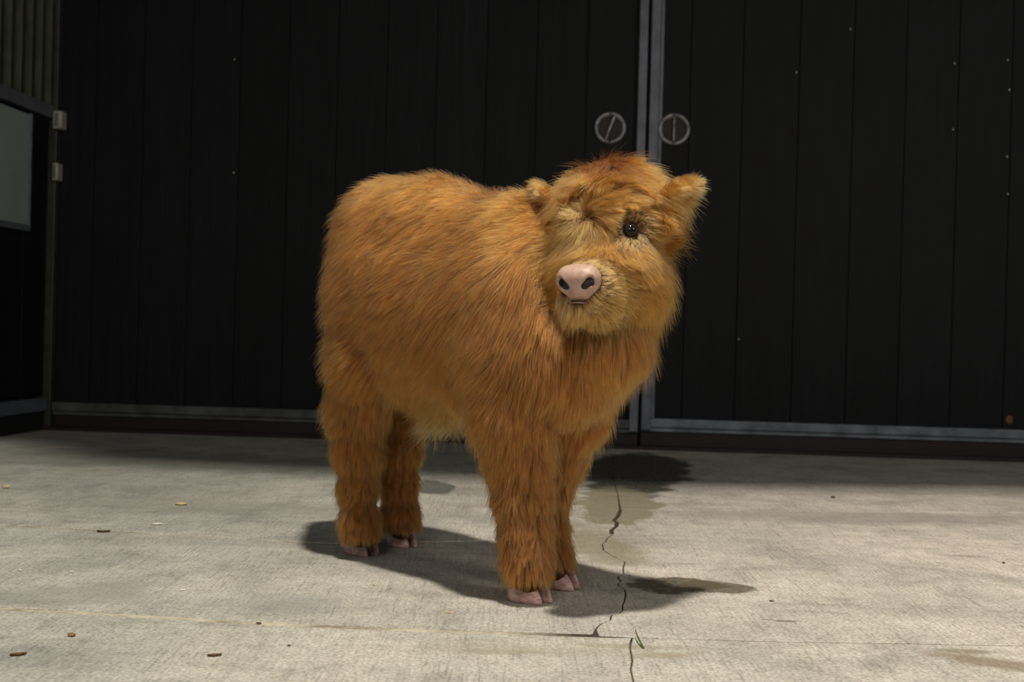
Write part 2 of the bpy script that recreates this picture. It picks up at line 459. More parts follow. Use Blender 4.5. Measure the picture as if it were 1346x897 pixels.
# black lower boards, each a plank
t = -0.045
while t > T_NEAR:
    bm = bmesh.new(); box_bm(bm, S_CORNER - 0.04, S_CORNER, t - 0.186, t - 0.003, 0.14, zrail_side - 0.02, 0.003)
    mesh_obj('plank', from_bm('plank', bm), M_plank, wall_left); t -= 0.19
box('backing_board', (S_CORNER - 0.08, S_CORNER - 0.03, T_NEAR, 0, 0.0, 2.9), M_black, wall_left)
box('middle_rail', (S_CORNER - 0.04, S_CORNER + 0.018, T_NEAR, 0, zrail_side - 0.02, zrail_side + 0.03), M_zinc, wall_left, 0.003)
box('bottom_rail', (S_CORNER - 0.04, S_CORNER + 0.014, T_NEAR, 0, 0.075, 0.125), M_zinc, wall_left, 0.003)
box('kick_board', (S_CORNER - 0.04, S_CORNER + 0.004, T_NEAR, 0, 0.0, 0.075), M_black, wall_left, 0.002)
box('corner_post', (S_CORNER - 0.05, S_CORNER + 0.028, -0.04, 0.03, 0.0, 2.9), simple('dark_corner_steel', (0.045, 0.048, 0.040), 0.5, .3), wall_left, 0.003)
# corrugated sheet above
bm = bmesh.new(); prev = None; L = -T_NEAR; n = int(L / 0.008)
for i in range(n + 1):
    tt = -0.04 - i * 0.008
    ss = S_CORNER + 0.012 * (1 if (i % 10) < 4 else (-1 if 5 <= (i % 10) < 9 else 0))
    a = bm.verts.new((ss, tt, zrail_side + 0.03)); b_ = bm.verts.new((ss, tt, 2.9))
    if prev: bm.faces.new((prev[0], a, b_, prev[1]))
    prev = (a, b_)
bmesh.ops.solidify(bm, geom=bm.faces[:], thickness=0.002)
mesh_obj('corrugated_sheet', from_bm('corrugated_sheet', bm), M_corr, wall_left)
# pale panel hung on the lower part
sA = S_CORNER + 0.002
tb, zb = side_hit(38, 300, sA + .02); tt_, zt_ = side_hit(38, 150, sA + .02)
pn = empty('wall_panel'); in_building(pn)
tag(pn, 'blank pale grey rectangular panel on the dark left wall under the corrugated sheet', 'panel')
pm = box('panel_sheet', (sA, sA + 0.018, tb - 1.1, tb - 0.004, zb + 0.01, zt_), M_white, pn, 0.002)
box('panel_frame', (sA - 0.001, sA + 0.024, tb - 1.1, tb, zb - 0.012, zb + 0.010), M_zinc, pn, 0.002)
box('panel_frame', (sA - 0.001, sA + 0.024, tb - 0.004, tb + 0.006, zb - 0.012, zt_ + .006), M_zinc, pn, 0.002)
# two pale brackets at the corner
def bracket(x, y, w, h, label):
    s, z = door_hit(x, y, 0.05)
    b0 = empty('door_bracket', DO + E1 * s + E2 * -0.036 + Vector((0, 0, z)), YAW); tag(b0, label, 'bracket', 'brackets in the corner by the door')
    bm = bmesh.new(); box_bm(bm, -w / 2, w / 2, -0.028, 0.02, -h / 2, h / 2, 0.004)
    mesh_obj('bracket_plate', from_bm('bracket_plate', bm), M_clip, b0)
    bm = bmesh.new(); box_bm(bm, -w * .12, w * .12, -0.036, -0.02, -h * .36, h * .36, 0.002)
    mesh_obj('bracket_pin', from_bm('bracket_pin', bm), M_zinc, b0)
    return b0
bracket(77, 158, 0.036, 0.070, 'upper, wider pale metal bracket in the corner beside the left door')
bracket(74, 226, 0.022, 0.068, 'lower, narrower pale metal bracket in the corner beside the left door')

# ------------------------------------------------------------------ canopy over the doors (out of frame; it shades the doors and the strip of floor)
LK = Vector((0.05, 0.96, 3.9)); ZC = 2.66
edge_px = [(0, 580), (42, 588), (84, 599), (126, 606), (420, 621), (900, 643), (1346, 646)]
ed = [LK + (gnd(x, y) - LK) * ((LK.z - ZC) / LK.z) for x, y in edge_px]
ed = [ed[0] - E1 * 2.2] + ed + [ed[-1] + E1 * 3.0]
bm = bmesh.new()
pts = ed + [DO + E1 * 6 + E2 * .1, DO - E1 * 6 + E2 * .1]
vs = [bm.verts.new((p.x, p.y, ZC)) for p in pts]; f = bm.faces.new(vs)
r = bmesh.ops.extrude_face_region(bm, geom=[f])
for g in r['geom']:
    if isinstance(g, bmesh.types.BMVert): g.co.z += 0.08
bmesh.ops.recalc_face_normals(bm, faces=bm.faces[:])
canopy = mesh_obj('ceiling', from_bm('ceiling', bm), M_wall); tag(canopy, kind='structure')

# ================================================================== THE CALF
FUR = True
_NT = rng.random((32, 32, 32, 3)).astype(np.float32) * 2 - 1
def vnoise(P, scale, off=0.0):
    """smooth vector noise, P (n,3) -> (n,3) in -1..1"""
    Q = (P * scale + off + 100.0); I = np.floor(Q).astype(np.int64); f = (Q - I).astype(np.float32); f = f * f * (3 - 2 * f)
    out = np.zeros((len(P), 3), np.float32)
    for dx in (0, 1):
        for dy in (0, 1):
            for dz in (0, 1):
                w = (f[:, 0] if dx else 1 - f[:, 0]) * (f[:, 1] if dy else 1 - f[:, 1]) * (f[:, 2] if dz else 1 - f[:, 2])
                out += w[:, None] * _NT[(I[:, 0] + dx) % 32, (I[:, 1] + dy) % 32, (I[:, 2] + dz) % 32]
    return out

# calf frame: feet on the ground give the midplane
Mh = (gnd(476, 735) + gnd(529, 722)) / 2; Mf = (gnd(694, 795) + gnd(738, 777)) / 2
U = (Mf - Mh).normalized(); U.z = 0; U.normalize()
LV = Vector((-U.y, U.x, 0)); Zv = Vector((0, 0, 1))     # LV = the calf's left
def K(x, y, v=0.0):                    # pixel + sideways offset from the calf's midplane -> world point
    r = ray(x, y); o = Vector((0, 0, CAMH)); t = (Mf + LV * v - o).dot(LV) / r.dot(LV)
    return o + r * t
def W(p): return np.array(p, np.float32)

# ---- distance field pieces
prims = []          # (fn, bbox lo, bbox hi, blend)
def smin(a, b, k):
    h = np.clip(0.5 + 0.5 * (b - a) / k, 0, 1)
    return b + (a - b) * h - k * h * (1 - h)
def cone(p1, r1, p2, r2, k=0.03):
    p1, p2 = W(p1), W(p2); ba = p2 - p1; l2 = float(ba @ ba)
    def f(P):
        t = np.clip(((P - p1) @ ba) / l2, 0, 1)
        return np.linalg.norm(P - p1 - t[:, None] * ba, axis=1) - (r1 + (r2 - r1) * t)
    m = max(r1, r2) + 0.07
    prims.append((f, np.minimum(p1, p2) - m, np.maximum(p1, p2) + m, k))
def ell(c, rad, axes=None, k=0.03, sub=False):
    c = W(c); A = np.array([W(a) for a in (axes or (U, LV, Zv))]); R = np.array(rad, np.float32)
    def f(P):
        q = (P - c) @ A.T
        k0 = np.linalg.norm(q / R, axis=1); k1 = np.linalg.norm(q / (R * R), axis=1)
        return k0 * (k0 - 1.0) / np.maximum(k1, 1e-6)
    m = max(rad) + 0.07
    prims.append((f, c - m, c + m, -k if sub else k))
def field(P, plist=None):
    d = np.full(len(P), 0.5, np.float32)
    for f, lo, hi, k in (plist if plist is not None else prims):
        msk = np.all((P > lo) & (P < hi), axis=1)
        if not msk.any(): continue
        q = f(P[msk])
        if k > 0: d[msk] = smin(d[msk], q, k)
        else: d[msk] = -smin(-d[msk], q, -k)
    return d
def gradient(P, plist=None, e=0.003):
    g = np.stack([field(P + np.eye(3, dtype=np.float32)[i] * e, plist) - field(P - np.eye(3, dtype=np.float32)[i] * e, plist) for i in range(3)], 1)
    return g / np.maximum(np.linalg.norm(g, axis=1, keepdims=True), 1e-9)
def surface_nets(plist, lo, hi, h):
    n = np.ceil((hi - lo) / h).astype(int) + 1
    ax = [lo[i] + h * np.arange(n[i]) for i in range(3)]
    D = np.empty(n, np.float32)
    for i in range(n[0]):
        Y, Z = np.meshgrid(ax[1], ax[2], indexing='ij')
        D[i] = field(np.stack([np.full(Y.size, ax[0][i]), Y.ravel(), Z.ravel()], 1).astype(np.float32), plist).reshape(n[1], n[2])
    S = D < 0
    acc = np.zeros(tuple(n - 1) + (3,), np.float32); cnt = np.zeros(tuple(n - 1), np.float32)
    corners = [(a, b, c) for a in (0, 1) for b in (0, 1) for c in (0, 1)]
    def sl(a, c): return slice(a, c - 1 + a)
    for c1 in corners:
        for axn in range(3):
            if c1[axn] == 0:
                c2 = list(c1); c2[axn] = 1
                s1 = tuple(sl(c1[i], n[i]) for i in range(3)); s2 = tuple(sl(c2[i], n[i]) for i in range(3))
                d1, d2 = D[s1], D[s2]; x = (d1 < 0) != (d2 < 0)
                t = np.where(x, d1 / np.where(x, d1 - d2, 1), 0)
                for i in range(3):
                    acc[..., i] += np.where(x, c1[i] + (t if i == axn else 0), 0)
                cnt += x
    act = cnt > 0; idx = -np.ones(act.shape, np.int64); idx[act] = np.arange(act.sum())
    cells = np.argwhere(act); V = lo + h * (cells + acc[act] / cnt[act][:, None])
    faces = []
    for axn in range(3):
        o1, o2 = [(1, 2), (2, 0), (0, 1)][axn]
        s1 = [slice(None)] * 3; s2 = [slice(None)] * 3
        s1[axn] = slice(0, n[axn] - 1); s2[axn] = slice(1, n[axn])
        for s in (s1, s2): s[o1] = slice(1, n[o1] - 1); s[o2] = slice(1, n[o2] - 1)
        a, b = S[tuple(s1)], S[tuple(s2)]
        for flip, cond in ((False, a & ~b), (True, ~a & b)):
            E = np.argwhere(cond); E[:, o1] += 1; E[:, o2] += 1
            def cell(da, db):
                q = E.copy(); q[:, o1] -= da; q[:, o2] -= db; return idx[q[:, 0], q[:, 1], q[:, 2]]
            q = np.stack([cell(1, 1), cell(0, 1), cell(0, 0), cell(1, 0)], 1)
            faces.append(q[:, ::-1] if flip else q)
    return V.astype(np.float32), np.concatenate(faces)

# ---- head frame
Hd = {}
eye_mid = K(783, 316, 0.0)
Lh = Vector((0.88, -0.47, 0.11)).normalized()            # the head's left (image right, a little nearer the camera)
Nh = Vector((-0.038, -0.074, -0.078)); Nh = (Nh - Lh * Nh.dot(Lh)).normalized()   # from between the eyes to the nose
Th = Lh.cross(Nh).normalized()
if Th.dot(Vector((0, -1, 0.5))) < 0: Th = -Th             # out of the forehead
eye_mid = px(791, 302, 1.80)
def H(n, l, t): return eye_mid + Nh * n + Lh * l + Th * t
HA = (Nh, Lh, Th)

# trunk
ell(K(524, 362, 0), (0.122, 0.113, 0.155), k=0.05)
ell(K(560, 395, 0), (0.17, 0.128, 0.165), k=0.05)
ell(K(620, 410, 0), (0.17, 0.125, 0.150), k=0.05)
ell(K(690, 410, 0), (0.130, 0.115, 0.165), k=0.05)
cone(K(505, 299, 0), 0.070, K(575, 298, 0), 0.068, 0.05)
cone(K(575, 298, 0), 0.068, K(690, 314, 0), 0.056, 0.05)
cone(K(572, 462, 0), 0.084, K(640, 478, 0), 0.076, 0.05)
# shoulders, chest, neck
ell(K(672, 455, -0.075), (0.075, 0.040, 0.12), k=0.05)
ell(K(745, 450, 0.065), (0.070, 0.05, 0.11), k=0.05)
ell(K(752, 468, 0.0), (0.050, 0.075, 0.095), k=0.05)
cone(K(730, 370, 0), 0.078, px(790, 330, 1.90), 0.074, 0.045)
cone(K(760, 450, 0), 0.080, px(800, 390, 1.89), 0.060, 0.045)
cone(px(800, 445, 1.85), 0.050, px(801, 372, 1.85), 0.052, 0.04)
# head
ell(H(-0.058, -0.007, -0.034), (0.074, 0.074, 0.064), HA, 0.03)           # cranium
cone(H(-0.106, -0.012, -0.022), 0.053, H(-0.102, -0.048, -0.026), 0.050, 0.03)  # poll
cone(H(0.0, 0, -0.042), 0.044, H(0.085, 0, -0.038), 0.028, 0.03)     # nose bridge to muzzle
cone(H(0.02, 0.026, -0.062), 0.038, H(0.085, 0.010, -0.052), 0.026, 0.025)    # cheeks / jaw
cone(H(0.02, -0.026, -0.062), 0.038, H(0.085, -0.010, -0.052), 0.026, 0.025)
cone(H(0.01, 0, -0.095), 0.048, H(0.098, 0, -0.072), 0.020, 0.025)            # lower jaw and chin
ell(H(0.022, 0.031, -0.070), (0.050, 0.027, 0.046), HA, 0.03)
ell(H(0.022, -0.044, -0.070), (0.050, 0.028, 0.045), HA, 0.03)
for sgn in (1, -1):
    cone(H(-0.026, sgn * 0.040, -0.004), 0.014, H(-0.030, sgn * 0.062, -0.026), 0.016, 0.02)  # brow
    if sgn > 0: ell(H(-0.002, sgn * 0.046, -0.004), (0.0125, 0.0115, 0.0125), HA, 0.010, sub=True)            # eye socket

cone(H(0.06, 0, -0.045), 0.034, px(758, 372, 1.735), 0.024, 0.02)
cone(H(0.05, 0, -0.07), 0.034, px(759, 398, 1.745), 0.020, 0.02)
# hind legs
def leg_hind(v, pts):
    for (a, b) in zip(pts[:-1], pts[1:]):
        cone(K(a[0], a[1], v + a[3]), a[2], K(b[0], b[1], v + b[3]), b[2], 0.022)
leg_hind(-0.062, [(490, 395, .069, 0), (488, 470, .064, 0), (469, 540, .043, 0), (470, 590, .034, 0), (470, 640, .0245, 0), (473, 686, .026, 0), (474, 702, .026, 0)])
leg_hind(0.062, [(505, 395, .072, 0), (525, 470, .066, 0), (520, 540, .045, 0), (522, 585, .036, 0), (524, 635, .025, 0), (526, 676, .026, 0), (527, 692, .025, 0)])
# front legs
leg_hind(-0.052, [(682, 470, .072, 0), (677, 545, .060, -.004), (682, 600, .043, 0), (687, 650, .036, 0), (691, 700, .031, 0), (693, 735, .030, 0), (694, 755, .029, 0)])
leg_hind(0.055, [(760, 480, .070, .01), (750, 540, .048, 0), (732, 600, .035, 0), (722, 645, .027, 0), (719, 695, .024, 0), (724, 727, .024, 0), (729, 745, .024, 0)])

allb_lo = np.array([-0.62, 1.55, -0.01], np.float32); allb_hi = np.array([0.52, 2.75, 0.80], np.float32)
V, Q = surface_nets(prims, allb_lo, allb_hi, 0.0068)
print('body mesh', len(V), len(Q), V.min(0), V.max(0))

# ------------------------------------------------------------------ calf materials
def hair_mat(name, rough=0.42):
    m = bpy.data.materials.new(name); m.use_nodes = True; nt = m.node_tree; nt.nodes.clear()
    out = N(nt, 'ShaderNodeOutputMaterial'); h = N(nt, 'ShaderNodeBsdfHairPrincipled')
    h.parametrization = 'COLOR'
    at = N(nt, 'ShaderNodeAttribute'); at.attribute_name = 'tint'
    nt.links.new(at.outputs['Color'], h.inputs['Color'])
    h.inputs['Roughness'].default_value = rough; h.inputs['Radial Roughness'].default_value = 0.6
    h.inputs['Random Roughness'].default_value = 0.2
    nt.links.new(h.outputs[0], out.inputs['Surface']); return m
M_fur = hair_mat('ginger_fur', 0.5)
M_skin = simple('ginger_undercoat', (0.08, 0.026, 0.006), 0.9, var=.3, scale=60, spec=.1)
def nose_material():
    m, nt, b = new_mat('pink_nose_skin')
    c = coords(nt); f = noise(nt, c, 260, 4, .6); g = noise(nt, c, 45, 4, .6)
    base = ramp(nt, g, [(0.3, (0.42, 0.25, 0.185)), (0.7, (0.56, 0.37, 0.285))])
    nt.links.new(mix(nt, .6, base, ramp(nt, f, [(.35, .75), (.6, 1.05)]), 'MULTIPLY'), b.inputs['Base Color'])
    b.inputs['Roughness'].default_value = 0.44; b.inputs['Subsurface Weight'].default_value = 0.15
    b.inputs['Subsurface Radius'].default_value = (.008, .003, .002); b.inputs['Subsurface Scale'].default_value = 0.5
    bump(nt, f, b, 0.35, 0.0008); return m
M_nose = nose_material()
M_dark = simple('dark_nostril_skin', (0.010, 0.004, 0.003), 0.5, var=.3)
M_lip = simple('dark_lip', (0.10, 0.045, 0.030), 0.5, var=.3)
def hoof_material():
    m, nt, b = new_mat('pink_hoof_horn')
    c = coords(nt); f = noise(nt, coords(nt, (1, 1, 3)), 70, 5, .65); g = noise(nt, c, 28, 3, .6)
    base = ramp(nt, f, [(0.32, (0.26, 0.15, 0.13)), (0.46, (0.60, 0.34, 0.33)), (0.7, (0.80, 0.62, 0.57))])
    base = mix(nt, ramp(nt, g, [(.45, 0), (.7, .75)]), base, (0.17, 0.12, 0.09))
    nt.links.new(base, b.inputs['Base Color']); b.inputs['Roughness'].default_value = 0.34
    bump(nt, f, b, 0.4, 0.001); return m
M_hoof = hoof_material()
m_, nt_, M_b = new_mat('dark_wet_eye'); M_eye = m_
M_b.inputs['Base Color'].default_value = (0.008, 0.006, 0.006, 1); M_b.inputs['Roughness'].default_value = 0.05
M_b.inputs['Specular IOR Level'].default_value = 0.3; M_b.inputs['Coat Roughness'].default_value = 0.03
M_lid = simple('dark_eyelid', (0.020, 0.010, 0.007), 0.8, var=.2, spec=.15)

calf = empty('highland_calf', ((Mh + Mf) / 2).to_tuple(), math.atan2(U.y, U.x))
tag(calf, 'fluffy ginger long-haired calf standing on the concrete, head turned toward the camera', 'calf')
bpy.context.view_layer.update()
inv = calf.matrix_world.inverted()
def attach(o, parent=None):
    o.parent = parent or calf
    if parent is None: o.matrix_parent_inverse = inv
    return o
body = attach(mesh_obj('body', from_np('body', V, Q), M_skin, None, True))

tpr = []
tp = [(K(474, 315, 0), .018), (K(460, 355, 0), .014), (K(452, 405, -.01), .014), (K(449, 460, -.015), .014), (K(456, 505, -.015), .009)]
keep_ = prims; prims = tpr
for (a_, ra), (b_, rb) in zip(tp[:-1], tp[1:]): cone(a_, ra, b_, rb, 0.02)
prims = keep_
tl_ = np.min([W(p) for p, r in tp], 0) - .03; th_ = np.max([W(p) for p, r in tp], 0) + .03
Vt, Qt = surface_nets(tpr, tl_, th_, 0.006)
tail = attach(mesh_obj('tail', from_np('tail', Vt, Qt), M_skin, None, True))

# ---- nose pad with nostrils and mouth line (own fine mesh)
npr = []
def with_list(lst, fn, *a, **k):
    global prims
    keep = prims; prims = lst; fn(*a, **k); prims = keep
Na = Vector((-0.36, -0.92, -0.16)).normalized(); Ns = (Vector((0.93, -0.36, 0.03))); Ns = (Ns - Na * Ns.dot(Na)).normalized()
Nt = Ns.cross(Na).normalized(); Nt = Nt if Nt.z > 0 else -Nt
NC = px(755, 373, 1.709)
def G(a_, s_, t_): return NC + Na * a_ + Ns * s_ + Nt * t_
NA_ = (Na, Ns, Nt)
with_list(npr, ell, G(-0.022, 0, 0.006), (0.024, 0.028, 0.020), NA_, 0.01)
with_list(npr, ell, G(-0.020, 0.018, 0.003), (0.020, 0.0145, 0.019), NA_, 0.010)
with_list(npr, ell, G(-0.020, -0.018, 0.003), (0.020, 0.0145, 0.019), NA_, 0.010)
with_list(npr, ell, G(-0.018, 0, -0.013), (0.019, 0.0190, 0.016), NA_, 0.008)
for s_ in (1, -1):
    with_list(npr, cone, G(0.001, s_ * 0.0120, -0.0060), 0.0042, G(-0.004, s_ * 0.0225, 0.0030), 0.0066, 0.004)
    f_, lo_, hi_, k_ = npr.pop(); npr.append((f_, lo_, hi_, -k_))
    with_list(npr, cone, G(-0.002, s_ * 0.0235, 0.003), 0.0030, G(-0.010, s_ * 0.0285, -0.006), 0.0025, 0.003)
    f_, lo_, hi_, k_ = npr.pop(); npr.append((f_, lo_, hi_, -k_))
with_list(npr, cone, G(0.000, -0.016, -0.0255), 0.0012, G(0.0, 0.018, -0.0265), 0.0012, 0.002)
f_, lo_, hi_, k_ = npr.pop(); npr.append((f_, lo_, hi_, -k_))
nc = W(G(-0.02, 0, -0.01))
Vn, Qn = surface_nets(npr, nc - 0.046, nc + 0.046, 0.0013)
nose = attach(mesh_obj('nose', from_np('nose', Vn, Qn), M_nose, None, True)); nose['label'] = 'bare pink nose pad'
for s_ in (1, -1):
    bm = bmesh.new(); bmesh.ops.create_icosphere(bm, subdivisions=3, radius=1)
    ax1 = (Ns * s_ * 0.80 + Nt * 0.55 - Na * .50).normalized(); ax2 = Na.cross(ax1).normalized(); ax3 = ax1.cross(ax2)
    cc = G(-0.0085, s_ * 0.0178, -0.001)
    for v in bm.verts: v.co = cc + ax1 * v.co.x * 0.0118 + ax2 * v.co.y * 0.0078 + ax3 * v.co.z * 0.0058
    attach(mesh_obj('nostril', from_bm('nostril', bm), M_dark, None, True), nose)
bm = bmesh.new(); bmesh.ops.create_icosphere(bm, subdivisions=3, radius=1)
for v in bm.verts: v.co = G(-0.0075, 0.002, -0.0275) + Ns * v.co.x * 0.0170 + Nt * (v.co.y * 0.0016 - .003 * v.co.x ** 2) + Na * v.co.z * 0.010
attach(mesh_obj('mouth', from_bm('mouth', bm), M_lip, None, True), nose)

for o_ in [nose] + [c_ for c_ in bpy.data.objects if c_.parent == nose]:
    for v in o_.data.vertices: v.co = NC + (v.co - NC) * 0.98
# ---- eyes
def make_eye(s_):
    c = H(-0.002, s_ * 0.0415, -0.0105)
    od = (Lh * s_ * 0.55 + Th * 0.62 + Nh * 0.30).normalized()
    if s_ < 0: c = c - od * 0.007
    bm = bmesh.new(); bmesh.ops.create_uvsphere(bm, u_segments=32, v_segments=20, radius=0.0118)
    bmesh.ops.translate(bm, verts=bm.verts, vec=c)
    e = attach(mesh_obj('eye', from_bm('eye', bm), M_eye, None, True))
    # eyelids: a rounded rim around the opening, almond shaped
    a1 = (Nh * 0.93 - Th * 0.25); a1 = (a1 - od * a1.dot(od)).normalized(); a2 = od.cross(a1).normalized()
    bm = bmesh.new(); n, m = 40, 8; rings = []
    for i in range(n):
        an = 2 * math.pi * i / n; R_ = 0.0098
        q = a1 * math.cos(an) * 1.08 + a2 * math.sin(an) * 0.80
        rr = q.length * R_; qn = q.normalized(); depth = math.sqrt(max(0.0, 0.0118 ** 2 - min(rr, .0116) ** 2))
        cen = c + qn * rr + od * (depth + 0.0006); ring = []
        for j in range(m):
            b_ = 2 * math.pi * j / m
            ring.append(bm.verts.new(cen + qn * math.cos(b_) * 0.0021 + od * math.sin(b_) * 0.0016))
        rings.append(ring)
    for i in range(n):
        for j in range(m):
            bm.faces.new((rings[i][j], rings[(i + 1) % n][j], rings[(i + 1) % n][(j + 1) % m], rings[i][(j + 1) % m]))
    bmesh.ops.recalc_face_normals(bm, faces=bm.faces[:])
    attach(mesh_obj('eyelid', from_bm('eyelid', bm), M_lid, None, True), e)
    return c, od
eyeL, odL = make_eye(1); eyeR, odR = make_eye(-1)

# ---- ears
def make_ear(root, tip, face, w, root_r):
    """leaf-shaped cupped ear; face = direction the hollow looks"""
    ax = (tip - root); L = ax.length; ax.normalize(); fa = (face - ax * face.dot(ax)).normalized(); si = ax.cross(fa)
    bm = bmesh.new(); nu, nv = 14, 12; grid = []
    for layer in (0, 1):
        g = []
        for i in range(nu + 1):
            t = i / nu; ww = w * (math.sin(math.pi * (t ** 0.75 * 0.86 + 0.14)) ** 0.8 if t < 1 else 0.02) * (1 - .38 * t); row = []
            for j in range(nv + 1):
                s = j / nv * 2 - 1
                cup = (s * s) * w * 0.55 * (1 - .5 * t) - (0.004 if layer else 0)
                row.append(bm.verts.new(root + ax * (L * t) + si * (ww * s) + fa * cup - fa * 0.10 * L * t * (1 - t)))
            g.append(row)
        grid.append(g)
    for layer in (0, 1):
        g = grid[layer]
        for i in range(nu):
            for j in range(nv):
                q = (g[i][j], g[i + 1][j], g[i + 1][j + 1], g[i][j + 1])
                bm.faces.new(q if layer else q[::-1])
    a, b_ = grid
    for i in range(nu):
        for j in (0, nv):
            bm.faces.new((a[i][j], a[i + 1][j], b_[i + 1][j], b_[i][j]))
    for j in range(nv): bm.faces.new((a[nu][j], b_[nu][j], b_[nu][j + 1], a[nu][j + 1]))
    bmesh.ops.recalc_face_normals(bm, faces=bm.faces[:])
    e = attach(mesh_obj('ear', from_bm('ear', bm), M_skin, None, True))
    return e, ax, fa, si
camdir = Vector((0, -1, 0))
earL, eaxL, efaL, esiL = make_ear(px(854, 272, 1.83), px(909, 240, 1.86), Vector((0.55, -0.55, -0.75)), 0.033, 0.02)
earR, eaxR, efaR, esiR = make_ear(px(740, 272, 1.92), px(708, 241, 1.96), Vector((-0.55, -0.3, -0.75)), 0.027, 0.02)

# ---- hooves: two claws and two dewclaws each
def make_hoof(pos, dirv, size=1.0):
    dirv = dirv.normalized(); sd = Vector((-dirv.y, dirv.x, 0))
    h = empty('hoof', pos.to_tuple(), 0); attach(h)
    for s_ in (1, -1):
        bm = bmesh.new(); n = 24; rings = []
        prof = [(0.0, 1.0, 0.0), (0.004, 1.03, 0.000), (0.012, 0.96, -0.002), (0.022, 0.86, -0.006), (0.032, 0.74, -0.011), (0.042, 0.60, -0.015), (0.047, 0.3, -0.016)]
        for z, sc_, back in prof:
            ring = []
            for i in range(n):
                a = 2 * math.pi * i / n; ca, sa = math.cos(a), math.sin(a)
                lx = (0.034 if ca > 0 else 0.024) * ca * (abs(ca) ** 0.1)
                wy = 0.0145 * sa * (1 - 0.35 * max(ca, 0) ** 2)
                # inner wall flatter
                if sa * s_ < 0: wy *= 0.62
                p = pos + dirv * ((lx * sc_ + back + 0.004) * size) + sd * (s_ * 0.0125 * size + wy * sc_ * size - s_ * 0.15 * max(lx, 0) * sc_) + Vector((0, 0, z * size + 0.0005))
                ring.append(bm.verts.new(p))
            rings.append(ring)
        for r1, r2 in zip(rings[:-1], rings[1:]):
            for i in range(n): bm.faces.new((r1[i], r1[(i + 1) % n], r2[(i + 1) % n], r2[i]))
        bm.faces.new(rings[0][::-1]); bm.faces.new(rings[-1])
        c = mesh_obj('claw', from_bm('claw', bm), M_hoof, None, True); c.parent = h; c.matrix_parent_inverse = (inv.inverted() @ inv @ Matrix.Translation(pos)).inverted()
    return h
HOOF = [(gnd(474, 727), -0.10, 1.20), (gnd(527, 717), -0.05, 1.08), (gnd(692, 788), 0.0, 1.24), (gnd(733, 772), 0.12, 1.08)]
for p_, an_, sz_ in HOOF:
    make_hoof(p_, Matrix.Rotation(an_, 3, 'Z') @ U, sz_)

# ------------------------------------------------------------------ fur
def sample_mesh(V, Q, n, wfun):
    T = np.concatenate([Q[:, [0, 1, 2]], Q[:, [0, 2, 3]]])
    a, b, c = V[T[:, 0]], V[T[:, 1]], V[T[:, 2]]
    ar = np.linalg.norm(np.cross(b - a, c - a), axis=1) * wfun((a + b + c) / 3)
    i = rng.choice(len(T), n, p=ar / ar.sum())
    r1, r2 = np.sqrt(rng.random((n, 1))), rng.random((n, 1))
    return (a[i] * (1 - r1) + b[i] * r1 * (1 - r2) + c[i] * r1 * r2).astype(np.float32)
u_, l_, z_ = W(U), W(LV), W(Zv)
def nrm(a): return a / np.maximum(np.linalg.norm(a, axis=1, keepdims=True), 1e-9)
def sst(x, a, b):
    t = np.clip((x - a) / (b - a), 0, 1); return t * t * (3 - 2 * t)
hN, hL, hT, hE = W(Nh), W(Lh), W(Th), W(eye_mid)
cu_, cl_ = W((Mh + Mf) / 2) @ u_, W(Mf) @ l_
def headc(P):
    q = P - hE; return q @ hN, q @ hL, q @ hT
def head_mask(P):
    n, l, t = headc(P)
    r = np.sqrt(((n + 0.0) / 0.15) ** 2 + (l / 0.12) ** 2 + ((t + 0.045) / 0.105) ** 2)
    return 1 - sst(r, 0.86, 1.08)
eL, eR = W(eyeL), W(eyeR)
whirl = W(H(-0.014, -0.022, 0.002))
tuft = W(K(588, 556, 0.0))
def flow(P, Nn):
    cu = P @ u_ - cu_; cl = P @ l_ - cl_; z = P[:, 2:3]
    # trunk: back along the spine, swept down over the flanks
    side = np.sign(cl)[:, None] * np.minimum(1, np.abs(cl)[:, None] / .08)
    top = sst(Nn[:, 2:3], 0.3, 0.95)
    F_ = -u_ * (0.75 * (1 - 0.45 * top) + .15) - z_ * 0.80 + l_ * side * 0.25
    chest = sst(cu, 0.20, 0.34)[:, None]
    F_ = F_ * (1 - chest) + (-z_ * 1.0 + u_ * .22 + l_ * side * .3) * chest
    leg = 1 - sst(z[:, 0], 0.24, 0.40)[:, None]
    F_ = F_ * (1 - leg) + (-z_ * 1.0 - u_ * 0.10) * leg
    rear = (1 - sst(cu, -0.36, -0.24))[:, None]
    F_ = F_ * (1 - rear) + (-z_ * 0.9 - u_ * .5) * rear
    # head: rays out of the forehead whirl, back from the nose
    hm = head_mask(P)[:, None]
    n, l, t = headc(P)
    rad = nrm(P - whirl)
    muz = sst(n, 0.00, 0.07)[:, None]
    Hf = rad * (1 - muz) + (-hN * 0.75 + hL * (l / np.sqrt(l * l + 0.00018))[:, None] * 0.55 - z_ * 0.45) * muz
    pollm = (1 - sst(n, -0.085, -0.05))[:, None]
    Hf = Hf * (1 - pollm) + (hN * 0.55 + nrm(np.stack([l, l, l], 1) * hL + 1e-6) * 0.75) * pollm
    below = (1 - sst(t, -0.11, -0.07))[:, None]
    Hf = Hf * (1 - below) + (-z_ * 1.0 - hN * .25) * below
    F_ = F_ * (1 - hm) + Hf * hm
    mop = (hm[:, 0] * (1 - sst(n, -0.045, -0.01)))[:, None]
    F_ = F_ + vnoise(P, 9) * (0.42 - .25 * leg) + vnoise(P, 26, 7.3) * (0.34 + .5 * mop) + vnoise(P, 60, 3.3) * (0.22 + .5 * mop)
    F_ = F_ - Nn * np.sum(F_ * Nn, 1, keepdims=True)
    return nrm(F_)
